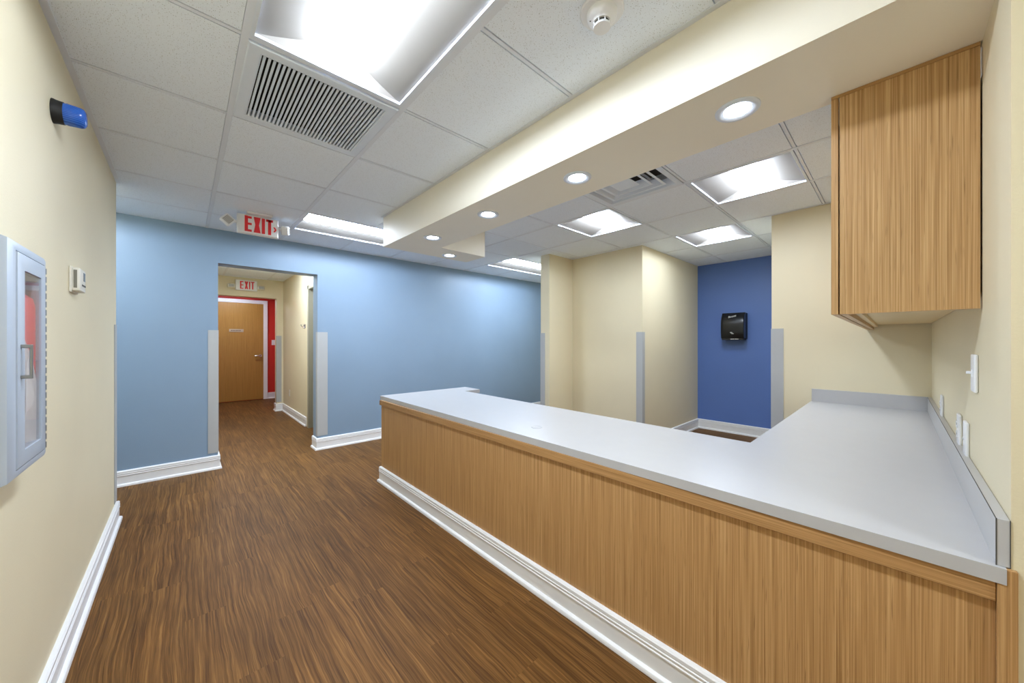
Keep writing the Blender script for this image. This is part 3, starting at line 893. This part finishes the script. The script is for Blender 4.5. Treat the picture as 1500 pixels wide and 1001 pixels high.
bm = BM(); lathe(bm, [(0, 0.0005), (0.024, 0.0005), (0.026, 0.002), (0.030, 0.0025), (0.032, 0.0005), (0.032, -0.004)], (gx_, gy_, CT), 'Z', 32); t.part('cable_grommet', bm, M['top'], smooth=30)

# ------------------------------------------------------------------ wall cabinet
t = Thing('wall_cabinet', 'light wood grain wall cabinet hung under the soffit above the counter', 'cabinet', (1.708, YR, 1.38))
x0, x1, yb, yf, z0, z1 = 1.708, XN - 0.004, YR + 0.004, 0.137, 1.380, SZ - 0.001
bm = BM(); box(bm, x0, x0 + 0.019, yb, yf, z0, z1); t.part('side_panel', bm, M['cab'])
bm = BM(); box(bm, x1 - 0.019, x1, yb, yf, z0 + 0.038, z1); t.part('side_panel', bm, M['cab'])
bm = BM(); box(bm, x0 + 0.019, x1 - 0.019, yb, yf - 0.021, z0 + 0.036, z0 + 0.054); t.part('bottom_panel', bm, M['maple'])
bm = BM(); box(bm, x0 + 0.019, x1 - 0.019, yf - 0.020, yf - 0.001, z0, z0 + 0.050); t.part('front_rail', bm, M['cab'])
bm = BM(); box(bm, x0 + 0.019, x1 - 0.019, yf - 0.040, yf - 0.0205, z0 + 0.018, z0 + 0.0355); t.part('light_rail', bm, M['maple'])
bm = BM(); box(bm, x0 + 0.019, x1 - 0.019, yb, yf - 0.001, 2.05, 2.068); t.part('top_panel', bm, M['maple'])
bm = BM(); box(bm, x0 - 0.003, x0, yb, yf + 0.022, z1 - 0.010, z1); t.part('scribe_strip', bm, M['edge'])
n = 4; wd = (x1 - x0) / n
for k in range(n):
    bm = BM(); box(bm, x0 + k * wd + (0.0015 if k else 0), x0 + (k + 1) * wd - 0.0015, yf + 0.0035, yf + 0.0225, z0, z1 - 0.006, 0.0008, 1); t.part('door', bm, M['edge'] if False else M['cab'])

# ------------------------------------------------------------------ outlets and switches on the wall behind the counter
def plate(name, cat, label, x, z, group, kind, w=0.074, h=0.118, d=0.0095):
    t = Thing(name, label, cat, (x, YR, z), group)
    bm = BM(); box(bm, x - w / 2, x + w / 2, YR + 0.0002, YR + d, z - h / 2, z + h / 2, 0.004, 3); t.part('cover_plate', bm, M['plastic'], smooth=50)
    if kind == 'switch':
        bm = BM(); box(bm, x - 0.006, x + 0.006, YR + d - 0.001, YR + d + 0.002, z - 0.012, z + 0.012, 0.001, 1)
        prism(bm, [(x - 0.004, YR + d), (x + 0.004, YR + d), (x + 0.003, YR + d + 0.012), (x - 0.003, YR + d + 0.012)], z - 0.002, z + 0.006); t.part('toggle', bm, M['plastic'])
    elif kind == 'outlet':
        for s in (-1, 1):
            bm = BM(); box(bm, x - 0.016, x + 0.016, YR + d - 0.001, YR + d + 0.002, z + s * 0.0195 - 0.013, z + s * 0.0195 + 0.013, 0.004, 2); r = t.part('socket', bm, M['plastic'], smooth=50)
            bm = BM(); box(bm, x - 0.008, x - 0.0055, YR + d + 0.0015, YR + d + 0.0025, z + s * 0.0195 - 0.004, z + s * 0.0195 + 0.005); box(bm, x + 0.0055, x + 0.008, YR + d + 0.0015, YR + d + 0.0025, z + s * 0.0195 - 0.004, z + s * 0.0195 + 0.005)
            t.part('slots', bm, M['darkgrey'], r)
    else:
        bm = BM(); lathe(bm, [(0.0, 0.003), (0.005, 0.003), (0.0055, 0)], (x, YR + d, z), 'Y', 14); t.part('jack', bm, M['plastic'], smooth=50)
GO = 'white electrical plates above the counter'
plate('light_switch', 'light switch', 'white toggle light switch highest on the wall under the cabinet', 1.815, 1.184, GO, 'switch')
plate('wall_outlet', 'wall outlet', 'white wall outlet farthest along the backsplash toward the corner', 2.98, 0.936, GO, 'outlet', h=0.125)
plate('wall_outlet', 'wall outlet', 'white wall outlet with visible slots beside the blank plate above the backsplash', 2.205, 0.944, GO, 'outlet')
plate('wall_plate', 'wall plate', 'white plate nearest the counter end above the backsplash', 2.01, 0.944, GO, 'jack')

# hall fittings
t = Thing('wall_switch', 'white switch plate on the red wall beside the wooden door', 'light switch', (1.50, 9.75, 1.28))
bm = BM(); box(bm, 1.475, 1.548, 9.742, 9.7498, 1.222, 1.338, 0.003); t.part('cover_plate', bm, M['plastic'])
bm = BM(); box(bm, 1.503, 1.520, 9.736, 9.743, 1.264, 1.296, 0.002); t.part('toggle', bm, M['plastic'])
t = Thing('hall_outlet', 'cream wall outlet low on the side wall of the hall', 'wall outlet', (HX, 7.30, 0.385))
bm = BM(); box(bm, HX - 0.006, HX - 0.0002, 7.262, 7.338, 0.325, 0.445, 0.002); t.part('cover_plate', bm, M['ivory'])
bm = BM(); box(bm, HX - 0.008, HX - 0.005, 7.284, 7.316, 0.345, 0.376, 0.001, 1); box(bm, HX - 0.008, HX - 0.005, 7.284, 7.316, 0.394, 0.425, 0.001, 1); t.part('sockets', bm, M['ivory'])
t = Thing('wall_hook', 'small silver hook fitting on the hall side wall near the side door', 'hook', (HX, 6.22, 1.53))
bm = BM(); box(bm, HX - 0.006, HX - 0.0002, 6.170, 6.270, 1.500, 1.560, 0.002); t.part('mounting_plate', bm, M['steel'])
bm = BM(); tube(bm, [(HX - 0.004, 6.22, 1.535), (HX - 0.035, 6.22, 1.525), (HX - 0.05, 6.22, 1.54), (HX - 0.052, 6.22, 1.56)], 0.006); tube(bm, [(HX - 0.004, 6.22, 1.52), (HX - 0.02, 6.22, 1.505), (HX - 0.03, 6.22, 1.512)], 0.006); t.part('prongs', bm, M['chrome'], smooth=60)

# ------------------------------------------------------------------ paper towel dispenser on the dark blue wall
XW = 5.69
py0, py1, pz0, pz1, dep = 1.388, 1.672, 1.315, 1.690, 0.190
t = Thing('wall_mounted_towel_dispenser', 'black paper towel dispenser on the dark blue niche wall', 'dispenser', (XW, 1.53, pz0))
def front_prof(inset=0.0):
    pts = []
    for k in range(13):
        u = k / 12
        z = pz0 + 0.022 + (pz1 - pz0 - 0.022) * u
        xd = dep * (1 - 0.40 * max(0, (u - 0.55) / 0.45) ** 2.0 - 0.10 * max(0, (0.3 - u) / 0.3) ** 2)
        pts.append((XW - xd, z))
    return pts
bm = BM(); box(bm, XW - 0.085, XW - 0.0002, py0, py1, pz0 + 0.012, pz1 - 0.004, 0.006, 2); t.part('back_body', bm, M['blackmatt'], smooth=40)
bm = BM()
poly = front_prof() + [(XW - 0.080, pz1), (XW - 0.080, pz0 + 0.022)]
# rounded left and right shoulders
loops = []
for yy, sh in ((py0 + 0.002, 0.90), (py0 + 0.008, 0.97), (py0 + 0.025, 1.0), ((py0 + py1) / 2, 1.015), (py1 - 0.045, 1.0), (py1 - 0.018, 0.95), (py1 - 0.004, 0.86)):
    loops.append([(XW - 0.08 + (x - XW + 0.08) * sh, yy, z) for x, z in poly])
R = quadstrip(bm, loops)
bm.faces.new(R[0]); bm.faces.new(R[-1])
cv = t.part('front_cover', bm, M['black'], smooth=35)
bm = BM(); box(bm, XW - 0.165, XW - 0.02, py0 + 0.010, py1 - 0.012, pz0, pz0 + 0.024, 0.004); t.part('towel_chute', bm, M['blackmatt'])
bm = BM()
box(bm, XW - 0.168, XW - 0.160, py0 + 0.120, py0 + 0.163, pz0 + 0.009, pz0 + 0.014); box(bm, XW - 0.168, XW - 0.160, py0 + 0.067, py0 + 0.114, pz0 + 0.009, pz0 + 0.014)
t.part('chute_marking', bm, M['paper'])
# white script mark on the cover
me = text_mesh('Scott', 0.046, 0.0006)
me.materials.clear(); me.materials.append(M['paper'])
o = bpy.data.objects.new('script_mark', me); COL.objects.link(o); o.parent = cv
u_ = (1.652 - pz0 - 0.022) / (pz1 - pz0 - 0.022)
o.rotation_mode = 'XYZ'
mat_r = Matrix(((0, 0, -1), (-1, 0, 0), (0, 1, 0)))          # text X -> -Y, text Y -> Z, text normal -> -X
tiltm = Matrix.Rotation(math.radians(-31), 3, 'Y').inverted()
sh = Matrix(((1, 0.25, 0), (0, 1, 0), (0, 0, 1)))
rot = tiltm @ mat_r @ Matrix.Rotation(math.radians(14), 3, 'Z')
me.transform((rot @ sh).to_4x4())
o.location = (XW - 0.168 - XW, 1.530 - 1.53, 1.638 - pz0)
bm = BM()
for k in range(3):
    a0 = k * 0.55 - 0.2
    pz, pyy = 1.418 - k * 0.009, 1.537 - k * 0.010
    box(bm, XW - dep * 1.012 - 0.0035, XW - dep * 1.0, pyy - 0.012, pyy + 0.012, pz - 0.0045, pz + 0.0045)
t.part('pull_icon', bm, M['guard'], cv)

# ------------------------------------------------------------------ camera
cam = bpy.data.cameras.new('camera'); co = bpy.data.objects.new('camera', cam); COL.objects.link(co)
cam.sensor_fit = 'HORIZONTAL'; cam.sensor_width = 36.0
F_PX = 520.0
cam.lens = F_PX * 36.0 / 1500.0
cam.shift_y = (502.0 - 500.5) / 1500.0
cam.clip_start = 0.02
th = math.atan((750 - 270) / F_PX)
co.location = (0, 0, 1.28)
co.rotation_euler = (PI / 2, 0, -th)
scene.camera = co

# ------------------------------------------------------------------ world and view
w = bpy.data.worlds.new('world'); scene.world = w; w.use_nodes = True
w.node_tree.nodes['Background'].inputs[0].default_value = (0.0, 0.0, 0.0, 1)
w.node_tree.nodes['Background'].inputs[1].default_value = 0.0
vs = scene.view_settings
vs.view_transform = 'Standard'; vs.look = 'None'; vs.exposure = EXPOSURE; vs.gamma = 1.0; vs.use_curve_mapping = False
cy_ = scene.cycles
cy_.max_bounces = 12; cy_.diffuse_bounces = 8; cy_.glossy_bounces = 4; cy_.transparent_max_bounces = 8
cy_.sample_clamp_indirect = 6.0; cy_.caustics_reflective = False; cy_.caustics_refractive = False
cy_.use_denoising = True
